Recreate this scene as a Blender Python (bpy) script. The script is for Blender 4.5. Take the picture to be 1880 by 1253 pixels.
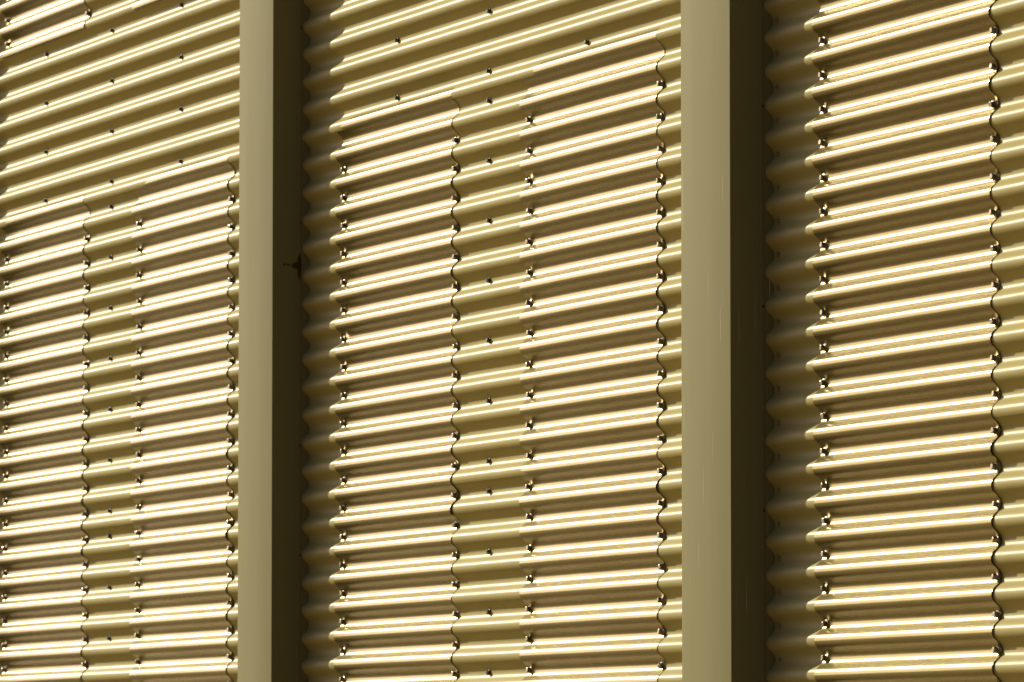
import bpy, math, random
import numpy as np
from mathutils import Vector, Matrix

for o in list(bpy.data.objects):
    bpy.data.objects.remove(o)
scene = bpy.context.scene
coll = scene.collection

# ------------------------------------------------------------------ camera
cam_d = bpy.data.cameras.new('camera')
cam = bpy.data.objects.new('camera', cam_d)
coll.objects.link(cam)
scene.camera = cam
FW = Vector((-0.9240, 0.3755, 0.0729)).normalized()
RT = Vector((0.3765, 0.9264, 0.0)).normalized()
UP = RT.cross(FW).normalized()
cam.matrix_world = Matrix(((RT.x, UP.x, -FW.x, 13.7323), (RT.y, UP.y, -FW.y, -5.5804),
                           (RT.z, UP.z, -FW.z, 1.6), (0, 0, 0, 1)))
cam_d.sensor_width = 36.0
cam_d.lens = 11000.0 * 36.0 / 1880.0
cam_d.clip_start = 0.1
cam_d.clip_end = 2000.0
cam_d.dof.use_dof = True
cam_d.dof.focus_distance = 13.6
cam_d.dof.aperture_fstop = 14.0

# ------------------------------------------------------------------ light
SUN = Vector((-2.52, -1.0, 1.25)).normalized()          # direction towards the sun
world = bpy.data.worlds.new('World')
scene.world = world
world.use_nodes = True
wn = world.node_tree
wn.nodes.clear()
sky = wn.nodes.new('ShaderNodeTexSky')
sky.sky_type = 'NISHITA'
sky.sun_disc = False
sky.sun_elevation = math.asin(SUN.z)
sky.sun_rotation = math.atan2(SUN.x, SUN.y)
sky.air_density = 0.3
sky.dust_density = 2.0
sky.ozone_density = 0.0
bg = wn.nodes.new('ShaderNodeBackground')
bg.inputs['Strength'].default_value = 0.075
wo = wn.nodes.new('ShaderNodeOutputWorld')
wn.links.new(sky.outputs[0], bg.inputs[0])
wn.links.new(bg.outputs[0], wo.inputs[0])

sun_d = bpy.data.lights.new('sun', 'SUN')
sun_d.energy = 5.0
sun_d.angle = math.radians(0.53)
sun_d.color = (1.0, 0.90, 0.69)
sun = bpy.data.objects.new('sun', sun_d)
coll.objects.link(sun)
sun.rotation_euler = SUN.to_track_quat('Z', 'Y').to_euler()
sun.location = SUN * 20

scene.view_settings.view_transform = 'Standard'
scene.view_settings.look = 'None'
scene.view_settings.gamma = 1.0
scene.view_settings.exposure = 0.16

# ------------------------------------------------------------------ dimensions
PITCH = 0.0756          # corrugation pitch
DEPTH = 0.0219          # crest to valley
AMP = DEPTH / 2
Z0 = 3.6416             # height of crest "row 0"; rows count downwards
BAY = 3.02              # post to post
POST_R = -1.484         # right side of the near-left post
POST_W = 0.275
POST_D = 0.085          # how far a post stands in front of the crests


def zrow(r):
    return Z0 - r * PITCH


# ------------------------------------------------------------------ materials
def nodes_of(name):
    m = bpy.data.materials.new(name)
    m.use_nodes = True
    nt = m.node_tree
    return m, nt, nt.nodes['Principled BSDF']


def N(nt, kind, **kw):
    n = nt.nodes.new(kind)
    for k, v in kw.items():
        if k in ('operation', 'blend_type', 'data_type', 'noise_dimensions', 'interpolation_type', 'clamp'):
            setattr(n, k, v)
        else:
            n.inputs[k].default_value = v
    return n


def mix_color(nt, fac, a, b, blend='MIX'):
    n = nt.nodes.new('ShaderNodeMix')
    n.data_type = 'RGBA'
    n.blend_type = blend
    for i, v in ((0, fac), (6, a), (7, b)):
        if hasattr(v, 'links'):
            nt.links.new(v, n.inputs[i])
        else:
            n.inputs[i].default_value = v if i == 0 else (*v, 1.0)
    return n.outputs[2]


def stretched_noise(nt, scale_xyz, scale, detail=4.0, rough=0.6):
    tc = nt.nodes.new('ShaderNodeTexCoord')
    mp = nt.nodes.new('ShaderNodeMapping')
    mp.inputs['Scale'].default_value = scale_xyz
    nt.links.new(tc.outputs['Object'], mp.inputs[0])
    n = N(nt, 'ShaderNodeTexNoise', Scale=scale, Detail=detail, Roughness=rough)
    nt.links.new(mp.outputs[0], n.inputs['Vector'])
    return n.outputs['Fac']


def ramp(nt, src, lo, hi, a=0.0, b=1.0):
    n = nt.nodes.new('ShaderNodeMapRange')
    n.inputs['From Min'].default_value = lo
    n.inputs['From Max'].default_value = hi
    n.inputs['To Min'].default_value = a
    n.inputs['To Max'].default_value = b
    nt.links.new(src, n.inputs['Value'])
    return n.outputs['Result']


def rolled(nt, b, amount):
    # roll-formed coil coating: the gloss is drawn out along the sheet
    t = nt.nodes.new('ShaderNodeTangent')
    t.direction_type = 'UV_MAP'
    t.uv_map = 'along'
    nt.links.new(t.outputs[0], b.inputs['Tangent'])
    b.inputs['Anisotropic'].default_value = amount


def per_sheet(nt, col, lo, hi, tint):
    oi = nt.nodes.new('ShaderNodeObjectInfo')
    return mix_color(nt, ramp(nt, oi.outputs['Random'], 0.0, 1.0, lo, hi), col, tint)


def dents(nt, normal, depth):
    d = stretched_noise(nt, (6, 14, 16), 1.0, 2.0, 0.45)
    n = N(nt, 'ShaderNodeBump', Strength=1.0, Distance=depth)
    nt.links.new(d, n.inputs['Height'])
    nt.links.new(normal, n.inputs['Normal'])
    return n.outputs[0]


def paint_matte():
    m, nt, b = nodes_of('olive_sheet_paint')
    blot = stretched_noise(nt, (0.5, 1, 4), 3.0)
    fine = stretched_noise(nt, (6, 60, 60), 4.0)
    col = mix_color(nt, ramp(nt, blot, 0.3, 0.7), (0.445, 0.372, 0.136), (0.485, 0.407, 0.155))
    col = per_sheet(nt, col, 0.0, 0.22, (0.36, 0.33, 0.14))
    speck = stretched_noise(nt, (1, 1, 1), 210.0, 2.0)
    col = mix_color(nt, ramp(nt, speck, 0.74, 0.80, 0.0, 0.45), col, (0.16, 0.12, 0.06))
    scuff = stretched_noise(nt, (9, 30, 75), 1.0, 6.0, 0.75)
    where = stretched_noise(nt, (0.7, 1, 2.2), 2.0, 1.0)
    mm = N(nt, 'ShaderNodeMath', operation='MULTIPLY')
    nt.links.new(ramp(nt, scuff, 0.60, 0.70), mm.inputs[0])
    nt.links.new(ramp(nt, where, 0.52, 0.70, 0.0, 0.6), mm.inputs[1])
    col = mix_color(nt, mm.outputs[0], col, (0.20, 0.15, 0.06))
    nt.links.new(col, b.inputs['Base Color'])
    nt.links.new(ramp(nt, fine, 0.3, 0.7, 0.49, 0.56), b.inputs['Roughness'])
    b.inputs['Specular IOR Level'].default_value = 0.36
    rolled(nt, b, 0.7)
    bump = N(nt, 'ShaderNodeBump', Strength=0.05, Distance=0.001)
    nt.links.new(fine, bump.inputs['Height'])
    nt.links.new(dents(nt, bump.outputs[0], 0.0015), b.inputs['Normal'])
    return m


def paint_gloss():
    m, nt, b = nodes_of('bronze_sheet_gloss')
    blot = stretched_noise(nt, (0.6, 1, 5), 3.0)
    streak = stretched_noise(nt, (1.2, 90, 90), 3.0, 5.0, 0.7)
    col = mix_color(nt, ramp(nt, blot, 0.3, 0.7), (0.32, 0.255, 0.078), (0.365, 0.295, 0.094))
    col = per_sheet(nt, col, 0.0, 0.35, (0.29, 0.22, 0.075))
    speck = stretched_noise(nt, (1, 1, 1), 230.0, 2.0)
    col = mix_color(nt, ramp(nt, speck, 0.76, 0.82, 0.0, 0.5), col, (0.55, 0.50, 0.38))
    nt.links.new(col, b.inputs['Base Color'])
    b.inputs['Metallic'].default_value = 0.68
    b.inputs['Coat Weight'].default_value = 0.2
    b.inputs['Coat Roughness'].default_value = 0.16
    nt.links.new(ramp(nt, streak, 0.3, 0.7, 0.25, 0.32), b.inputs['Roughness'])
    rolled(nt, b, 0.5)
    bump = N(nt, 'ShaderNodeBump', Strength=0.04, Distance=0.001)
    nt.links.new(streak, bump.inputs['Height'])
    mottle = stretched_noise(nt, (70, 100, 190), 1.0, 3.0, 0.6)
    bump2 = N(nt, 'ShaderNodeBump', Strength=0.03, Distance=0.001)
    nt.links.new(mottle, bump2.inputs['Height'])
    nt.links.new(dents(nt, bump.outputs[0], 0.0008), bump2.inputs['Normal'])
    nt.links.new(bump2.outputs[0], b.inputs['Normal'])
    nt.links.new(bump2.outputs[0], b.inputs['Coat Normal'])
    return m


def paint_post(stain=False, scratch=False):
    m, nt, b = nodes_of('olive_post_paint')
    grain = stretched_noise(nt, (1, 1, 1), 900.0, 2.0, 0.5)
    blot = stretched_noise(nt, (6, 6, 0.7), 2.0)
    col = mix_color(nt, ramp(nt, blot, 0.3, 0.7), (0.248, 0.225, 0.092), (0.272, 0.247, 0.104))
    col = mix_color(nt, ramp(nt, grain, 0.35, 0.65, 0.0, 0.10), col, (0.13, 0.115, 0.05))
    if scratch:
        s = stretched_noise(nt, (260, 260, 3.2), 1.0, 1.0, 0.4)
        col = mix_color(nt, ramp(nt, s, 0.735, 0.76, 0.0, 0.55), col, (0.75, 0.72, 0.58))
    if stain:
        # spindle shaped dark run with a side blot, fixed on the side of the post
        tc = nt.nodes.new('ShaderNodeTexCoord')
        sp = nt.nodes.new('ShaderNodeSeparateXYZ')
        nt.links.new(tc.outputs['Object'], sp.inputs[0])

        def lobe(cy, cz, ry, rz):
            def term(sock, c, r):
                a = N(nt, 'ShaderNodeMath', operation='SUBTRACT'); a.inputs[1].default_value = c
                nt.links.new(sock, a.inputs[0])
                d = N(nt, 'ShaderNodeMath', operation='DIVIDE'); d.inputs[1].default_value = r
                nt.links.new(a.outputs[0], d.inputs[0])
                q = N(nt, 'ShaderNodeMath', operation='MULTIPLY')
                nt.links.new(d.outputs[0], q.inputs[0]); nt.links.new(d.outputs[0], q.inputs[1])
                return q.outputs[0]
            s_ = N(nt, 'ShaderNodeMath', operation='ADD')
            nt.links.new(term(sp.outputs['Y'], cy, ry), s_.inputs[0])
            nt.links.new(term(sp.outputs['Z'], cz, rz), s_.inputs[1])
            return ramp(nt, s_.outputs[0], 0.6, 1.2, 1.0, 0.0)
        zc = STAIN_Z
        for l in (lobe(STAIN_Y, zc, 0.0060, 0.037), lobe(STAIN_Y - 0.011, zc + 0.003, 0.0115, 0.0092),
                  lobe(STAIN_Y - 0.030, zc + 0.005, 0.006, 0.003), lobe(STAIN_Y - 0.042, zc + 0.005, 0.004, 0.0035)):
            col = mix_color(nt, l, col, (0.085, 0.05, 0.018))
    nt.links.new(col, b.inputs['Base Color'])
    b.inputs['Roughness'].default_value = 0.55
    b.inputs['Specular IOR Level'].default_value = 0.06
    bump = N(nt, 'ShaderNodeBump', Strength=0.04, Distance=0.0006)
    nt.links.new(grain, bump.inputs['Height'])
    nt.links.new(bump.outputs[0], b.inputs['Normal'])
    return m


STAIN_Y = -0.0195
STAIN_Z = 2.985


def screw_metal(name, color, metallic, rough):
    m, nt, b = nodes_of(name)
    n = stretched_noise(nt, (1, 1, 1), 300.0, 3.0)
    nt.links.new(mix_color(nt, ramp(nt, n, 0.3, 0.7), color, tuple(c * 0.6 for c in color)), b.inputs['Base Color'])
    b.inputs['Metallic'].default_value = metallic
    nt.links.new(ramp(nt, n, 0.3, 0.7, rough, rough + 0.15), b.inputs['Roughness'])
    return m


def ground_mat():
    m, nt, b = nodes_of('dry_earth')
    n = stretched_noise(nt, (1, 1, 1), 1.4, 8.0)
    nt.links.new(mix_color(nt, ramp(nt, n, 0.3, 0.7), (0.165, 0.112, 0.030), (0.215, 0.15, 0.045)), b.inputs['Base Color'])
    b.inputs['Roughness'].default_value = 0.95
    bump = N(nt, 'ShaderNodeBump', Strength=0.5, Distance=0.02)
    nt.links.new(n, bump.inputs['Height'])
    nt.links.new(bump.outputs[0], b.inputs['Normal'])
    return m


M_MATTE = paint_matte()
M_GLOSS = paint_gloss()
M_POST = paint_post()
M_POST_STAIN = paint_post(stain=True)
M_POST_SCRATCH = paint_post(scratch=True)
M_CHROME = screw_metal('zinc_screw', (0.42, 0.36, 0.26), 0.9, 0.3)
M_DARK = screw_metal('shade_dark_screw', (0.10, 0.075, 0.035), 0.0, 0.5)  # base colour darkened to hold the shade of the screws' right sides
M_OLIVE = screw_metal('olive_screw', (0.36, 0.30, 0.14), 0.0, 0.45)
M_GROUND = ground_mat()


# ------------------------------------------------------------------ helpers
def tag(o, label, cat, group=None):
    o['label'] = label
    o['category'] = cat
    if group:
        o['group'] = group
    return o


def mesh_obj(name, verts, faces, mat, parent=None, smooth=True, auto=None):
    me = bpy.data.meshes.new(name)
    me.from_pydata(verts, [], faces)
    me.materials.append(mat)
    if smooth:
        me.polygons.foreach_set('use_smooth', [True] * len(me.polygons))
    me.update()
    o = bpy.data.objects.new(name, me)
    coll.objects.link(o)
    if parent:
        o.parent = parent
    return o


def wobble(X, Z, seed, amp):
    """slow unevenness of rolled sheet"""
    r = np.random.RandomState(seed)
    s = np.zeros_like(X)
    for _ in range(7):
        fx, fz = r.uniform(0.6, 5.0), r.uniform(1.0, 9.0)
        s = s + np.sin(X * fx * 2 + Z * fz + r.uniform(0, 6.28)) / 3.0
    return s * amp


def base_surface(X, Z):
    # rolled arcs joined by straighter flanks: a little fuller than a sine
    t = 2 * math.pi * (Z - Z0) / PITCH
    return -AMP * (np.cos(t) - 0.05 * np.cos(3 * t)) / 0.95


def sheet_mesh(name, mat, x0, x1, r0, r1, xseg, fn, thick, per=22, edge_jit=None):
    nz = max(2, int(round((r1 - r0) * per)))
    xs = np.linspace(x0, x1, xseg + 1)
    zs = Z0 - np.linspace(r0, r1, nz + 1) * PITCH
    X, Z = np.meshgrid(xs, zs)
    Y = fn(X, Z)
    front = np.stack([X, Y, Z], -1).reshape(-1, 3)
    back = np.stack([X, Y + thick, Z], -1).reshape(-1, 3)
    n = len(front)
    w = xseg + 1
    verts = np.concatenate([front, back])
    i, j = np.meshgrid(np.arange(nz), np.arange(xseg), indexing='ij')
    a = (i * w + j).ravel()
    fq = np.stack([a, a + w, a + w + 1, a + 1], -1)          # faces -y
    bq = np.stack([a + n, a + n + 1, a + n + w + 1, a + n + w], -1)
    faces = fq.tolist() + bq.tolist()
    # rims with their own vertices so that the edge stays crisp
    rim_v, rim_f = [], []

    def rim(idx, flip):
        base = len(verts) + len(rim_v)
        for k in idx:
            rim_v.append(front[k]); rim_v.append(back[k])
        for k in range(len(idx) - 1):
            q = [base + 2 * k, base + 2 * k + 1, base + 2 * k + 3, base + 2 * k + 2]
            rim_f.append(q[::-1] if flip else q)
    rim([k * w for k in range(nz + 1)], True)
    rim([k * w + xseg for k in range(nz + 1)], False)
    rim(list(range(w)), False)
    rim([nz * w + k for k in range(w)], True)
    verts = np.concatenate([verts, np.array(rim_v)])
    o = mesh_obj(name, verts.tolist(), faces + rim_f, mat)
    uv = o.data.uv_layers.new(name='along')
    li = np.empty(len(o.data.loops), dtype=np.int32)
    o.data.loops.foreach_get('vertex_index', li)
    c = np.stack([verts[li, 0], verts[li, 2]], -1)
    uv.data.foreach_set('uv', c.ravel().astype(np.float32))
    return o


# screws: washer, hexagon head and a low dome, axis along -y
def screw_mesh(name, mat, wr, hr, hh):
    v, f = [], []
    NW = 16

    def ring(r, y, n, ph=0.0):
        s = len(v)
        for k in range(n):
            t = 2 * math.pi * k / n + ph
            v.append((r * math.cos(t), y, r * math.sin(t)))
        return s

    def bridge(a, b_, n):
        for k in range(n):
            f.append((a + k, b_ + k, b_ + (k + 1) % n, a + (k + 1) % n))
    a = ring(wr, 0.0012, NW); b1 = ring(wr, -0.0008, NW); c = ring(wr * 0.72, -0.0020, NW); d = ring(hr * 0.7, -0.0024, NW)
    bridge(a, b1, NW); bridge(b1, c, NW); bridge(c, d, NW)
    f.append([d + k for k in range(NW)][::-1])
    e = ring(hr, -0.0018, 6); g = ring(hr, -0.0018 - hh, 6); h = ring(hr * 0.8, -0.0026 - hh, 6)
    bridge(e, g, 6); bridge(g, h, 6)
    f.append([h + k for k in range(6)][::-1])
    me = bpy.data.meshes.new(name)
    me.from_pydata(v, [], [tuple(q) for q in f])
    me.materials.append(mat)
    me.update()
    import bmesh
    bm = bmesh.new(); bm.from_mesh(me)
    bmesh.ops.recalc_face_normals(bm, faces=bm.faces)
    bm.to_mesh(me); bm.free()
    return me


SCREW_ZINC = screw_mesh('screw', M_CHROME, 0.0105, 0.0066, 0.0085)
SCREW_DARK = screw_mesh('screw', M_DARK, 0.0072, 0.0056, 0.0056)
SCREW_OLIVE = screw_mesh('screw', M_OLIVE, 0.0058, 0.0046, 0.0042)
rng = random.Random(4)


def screw(parent, me, x, y, z, tilt=0.12):
    o = bpy.data.objects.new('screw', me)
    coll.objects.link(o)
    o.parent = parent
    o.location = (x, y, z)
    o.rotation_euler = (rng.uniform(-tilt, tilt), rng.uniform(0, 6.28), rng.uniform(-tilt, tilt))
    return o


# ------------------------------------------------------------------ ground
g = mesh_obj('ground', [(-400, -400, 0), (400, -400, 0), (400, 400, 0), (-400, 400, 0)], [(0, 1, 2, 3)], M_GROUND, smooth=False)
g['kind'] = 'structure'

# ------------------------------------------------------------------ posts
def rivet_mesh():
    v, f, n = [], [], 10
    prof = [(0.0, 0.0032), (0.0008, 0.0030), (0.0015, 0.0020), (0.0018, 0.0008)]
    for x, r in prof:
        for k in range(n):
            t = 2 * math.pi * k / n
            v.append((x, r * math.cos(t), r * math.sin(t)))
    for i in range(len(prof) - 1):
        for k in range(n):
            f.append((i * n + k, i * n + (k + 1) % n, (i + 1) * n + (k + 1) % n, (i + 1) * n + k))
    f.append([(len(prof) - 1) * n + k for k in range(n)])
    me = bpy.data.meshes.new('rivet')
    me.from_pydata(v, [], [tuple(q) for q in f])
    me.materials.append(M_DARK)
    me.update()
    return me


RIVET = rivet_mesh()


def post(xr, mat, label, rivets=()):
    """sheet metal box cover: body with soft folded edges and a stepped back flange"""
    root = bpy.data.objects.new('wall_post', None)
    coll.objects.link(root)
    root.location = (xr, 0, 0)
    yb, yf = -AMP, -AMP - POST_D
    step = 0.0125
    z0, z1 = 0.0, 5.0
    R = 0.0022

    def prism(name, outline, smooth=True):
        nseg = 1
        v = [(x, y, z0) for x, y in outline] + [(x, y, z1) for x, y in outline]
        n = len(outline)
        f = [(k, (k + 1) % n, n + (k + 1) % n, n + k) for k in range(n)]
        f.append(list(range(n))[::-1]); f.append([n + k for k in range(n)])
        o = mesh_obj(name, v, [tuple(q) for q in f], mat, root, smooth=False)
        import bmesh
        bm = bmesh.new(); bm.from_mesh(o.data)
        bmesh.ops.recalc_face_normals(bm, faces=bm.faces)
        bm.to_mesh(o.data); bm.free()
        for p_ in o.data.polygons:
            p_.use_smooth = len(p_.vertices) == 4
        o.data.set_sharp_from_angle(angle=math.radians(28))
        return o
    W = POST_W
    pts = [(0.0, yb - step)]
    for k in range(6):
        t = math.pi / 2 * k / 5
        pts.append((-R + R * math.cos(t), yf + R - R * math.sin(t)))
    for k in range(6):
        t = math.pi / 2 * k / 5
        pts.append((-W + R - R * math.sin(t), yf + R - R * math.cos(t)))
    pts.append((-W, yb - step))
    prism('post_body', pts)
    # flange strips behind the body, a hair wider
    for s in (0, 1):
        if s == 0:
            q = [(-0.03, yb + AMP * 1.9), (0.0012, yb + AMP * 1.9), (0.0012, yb - 0.0015), (0.0026, yb - 0.0025), (0.0045, yb - step + 0.001), (0.0030, yb - step - 0.0004), (-0.03, yb - step + 0.0016)]
        else:
            q = [(-W - 0.0025, yb + AMP * 1.9), (-W + 0.03, yb + AMP * 1.9), (-W + 0.03, yb - step + 0.0015), (-W - 0.0015, yb - step - 0.0005), (-W - 0.0025, yb - step + 0.001)]
        prism('flange', q)
    for z in rivets:
        o = bpy.data.objects.new('rivet', RIVET)
        coll.objects.link(o)
        o.parent = root
        o.location = (0.0033, -AMP - 0.0062, z)
        o.rotation_euler = (rng.uniform(0, 6.28), 0, 0)
    tag(root, label, 'post', 'metal posts dividing the wall')
    return root


post(POST_R, M_POST_STAIN, 'olive metal wall post with a dark spindle stain on its shaded side', (3.637, 3.104, 2.50, 2.202, 1.70))
post(POST_R + BAY, M_POST_SCRATCH, 'olive metal wall post with fine pale scratches, right of the stained post', (3.55, 3.108, 2.657, 2.198, 1.75))
post(POST_R - BAY, M_POST, 'olive metal wall post whose shadow falls at the left end of the wall')

# ------------------------------------------------------------------ matte sheets, three tiers in each bay
LAPS = [-16.0, 4.15, 17.15, 47.5]
bays = [('left', POST_R - BAY - 1.6, POST_R - POST_W + 0.02),
        ('middle', POST_R - 0.02, POST_R + BAY - POST_W + 0.02),
        ('right', POST_R + BAY - 0.02, POST_R + 2 * BAY + 0.5)]
bay_words = {'left': 'left of the stained post', 'middle': 'between the two posts', 'right': 'right of the scratched post'}
tier_words = ['upper', 'middle', 'lower']
matte = {}
for bi, (bn, xa, xb) in enumerate(bays):
    for ti in range(3):
        r0 = LAPS[ti] - (1.0 if ti else 0.0)
        r1 = LAPS[ti + 1]
        seed = 10 * bi + ti

        def fn(X, Z, seed=seed, r0=r0, r1=r1):
            rows = (Z0 - Z) / PITCH
            lift = 0.0016 * np.clip((rows - (r1 - 1.2)) / 1.2, 0, 1) ** 2
            tuck = 0.0012 * np.clip(((r0 + 1.3) - rows) / 1.3, 0, 1)
            return base_surface(X, Z) + wobble(X, Z, seed, 0.0003) - lift + tuck
        o = sheet_mesh('corrugated_sheet', M_MATTE, xa, xb, r0, r1, 40, fn, 0.0008)
        tag(o, 'matte olive corrugated metal sheet, %s tier of the bay %s' % (tier_words[ti], bay_words[bn]),
            'metal sheet', 'matte corrugated wall sheets')
        matte[(bn, ti)] = o


def tier_of(row):
    return 0 if row < LAPS[1] else (1 if row < LAPS[2] else 2)


def dark_screw(bay, x, row, me=None):
    screw(matte[(bay, tier_of(row))], me or SCREW_DARK, x, AMP - 0.0012, zrow(row), 0.2)


# ------------------------------------------------------------------ glossy sheets fixed over the matte wall
GLOSS_X = {'left': (-1.2259, -0.378), 'right': (0.080, 0.929)}     # in the middle bay; other bays repeat at BAY


def gloss_sheet(label, x0, x1, r0, r1, seed, gap=0.0012, low=False, open_top=True):
    r = np.random.RandomState(seed)
    bow = r.uniform(0.0015, 0.0035)
    sk = r.uniform(-0.0012, 0.0012)

    def fn(X, Z):
        t = (X - x0) / (x1 - x0)
        rows = (Z0 - Z) / PITCH
        ripple = 0.0006 * np.sin(rows * 1.9 + seed) + 0.0005 * np.sin(rows * 0.7 + 2 * seed)
        lift = 0.0022 * np.clip((rows - (r1 - 2.0)) / 2.0, 0, 1) ** 2
        tuck = 0.0020 * np.clip(((r0 + 1.6) - rows) / 1.6, 0, 1) if low else 0.0
        top = 0.0018 * np.clip(((r0 + 0.6) - rows) / 0.6, 0, 1) if not low else 0.0
        g_ = gap + bow * (1 - (2 * t - 1) ** 2) + sk * (t - 0.5) + ripple * (0.4 + 0.6 * t) + 0.0012 * t ** 6
        return base_surface(X, Z) * 1.03 - g_ - lift + tuck + top + wobble(X, Z, seed, 0.00028)
    o = sheet_mesh('glossy_sheet', M_GLOSS, x0, x1, r0, r1, 28, fn, 0.0009)
    tag(o, label, 'metal sheet', 'glossy corrugated sheets screwed over the wall')
    first = math.ceil(r0 + 0.5 - 0.5 + 0.35) + 0.5
    row = first
    while row < r1 - 0.2:
        for x in (x0 + 0.017, x1 - 0.017):
            xx = x + r.uniform(-0.003, 0.003)
            zz = zrow(row) + r.uniform(-0.002, 0.002)
            y = float(fn(np.array([xx]), np.array([zz]))[0])
            screw(o, SCREW_ZINC, xx, y, zz, 0.16)
        row += 1
    return o


T2, T2B, T3, T3B = 3.75, 18.22, 16.85, 31.0
lx0, lx1 = GLOSS_X['left']
rx0, rx1 = GLOSS_X['right']
gloss_sheet('tall glossy bronze corrugated sheet just right of the stained post, upper of two', lx0, lx1, T2, T2B, 1)
gloss_sheet('glossy bronze corrugated sheet just right of the stained post, lower of two', lx0, lx1, T3, T3B, 2, low=True)
gloss_sheet('tall glossy bronze corrugated sheet just left of the scratched post, upper of two', rx0, rx1, T2, T2B, 3)
gloss_sheet('glossy bronze corrugated sheet just left of the scratched post, lower of two', rx0, rx1, T3, T3B, 4, low=True)
gloss_sheet('tall glossy bronze corrugated sheet just left of the stained post, middle of three', rx0 - BAY, rx1 - BAY, T2, T2B, 5)
gloss_sheet('glossy bronze corrugated sheet just left of the stained post, lowest of three', rx0 - BAY, rx1 - BAY, T3, T3B, 6, low=True)
gloss_sheet('glossy bronze corrugated sheet at the top left near the stained post, mostly above the frame', rx0 - BAY, rx1 - BAY, -15.0, -2.9, 7)
gloss_sheet('tall glossy bronze corrugated sheet at the left edge, middle of three', lx0 - BAY, lx1 - BAY, T2, T2B, 8)
gloss_sheet('glossy bronze corrugated sheet at the left edge, lowest of three', lx0 - BAY, lx1 - BAY, T3, T3B, 9, low=True)
gloss_sheet('glossy bronze corrugated sheet in the top left corner, ending above the matte wall', lx0 - BAY, lx1 - BAY, -15.0, -2.9, 10)
gloss_sheet('tall glossy bronze corrugated sheet right of the scratched post, upper of two', lx0 + BAY, lx1 + BAY + 0.02, T2, T2B, 11, gap=0.0022)
gloss_sheet('glossy bronze corrugated sheet right of the scratched post, lower of two', lx0 + BAY, lx1 + BAY + 0.02, T3, T3B, 12, gap=0.0020, low=True)

# screws of the matte sheets, coloured dark for their shaded sides: one column stays uncovered, two more above the glossy sheets
for bn, dx in (('left', -BAY), ('middle', 0.0)):
    for row in [-6.5, -4.5, -2.5, -0.5, 1.5, 3.5, 4.5, 6.5, 8.5, 10.5, 12.5, 14.5, 16.5, 17.5, 19.5, 21.5, 23.5, 25.5]:
        dark_screw(bn, -0.172 + dx, row)
    for row in [-2.5, -0.5, 1.5, 3.5]:
        dark_screw(bn, -0.815 + dx, row)
        dark_screw(bn, 0.463 + dx, row)
for row in range(3, 27):
    dark_screw('right', 1.563, row + 0.5, SCREW_OLIVE)

# ------------------------------------------------------------------ render
scene.render.engine = 'CYCLES'
scene.cycles.max_bounces = 6
scene.cycles.diffuse_bounces = 4
scene.cycles.glossy_bounces = 3
scene.cycles.transmission_bounces = 0
scene.cycles.caustics_reflective = False
scene.cycles.caustics_refractive = False
scene.render.resolution_x = 1024
scene.render.resolution_y = 682
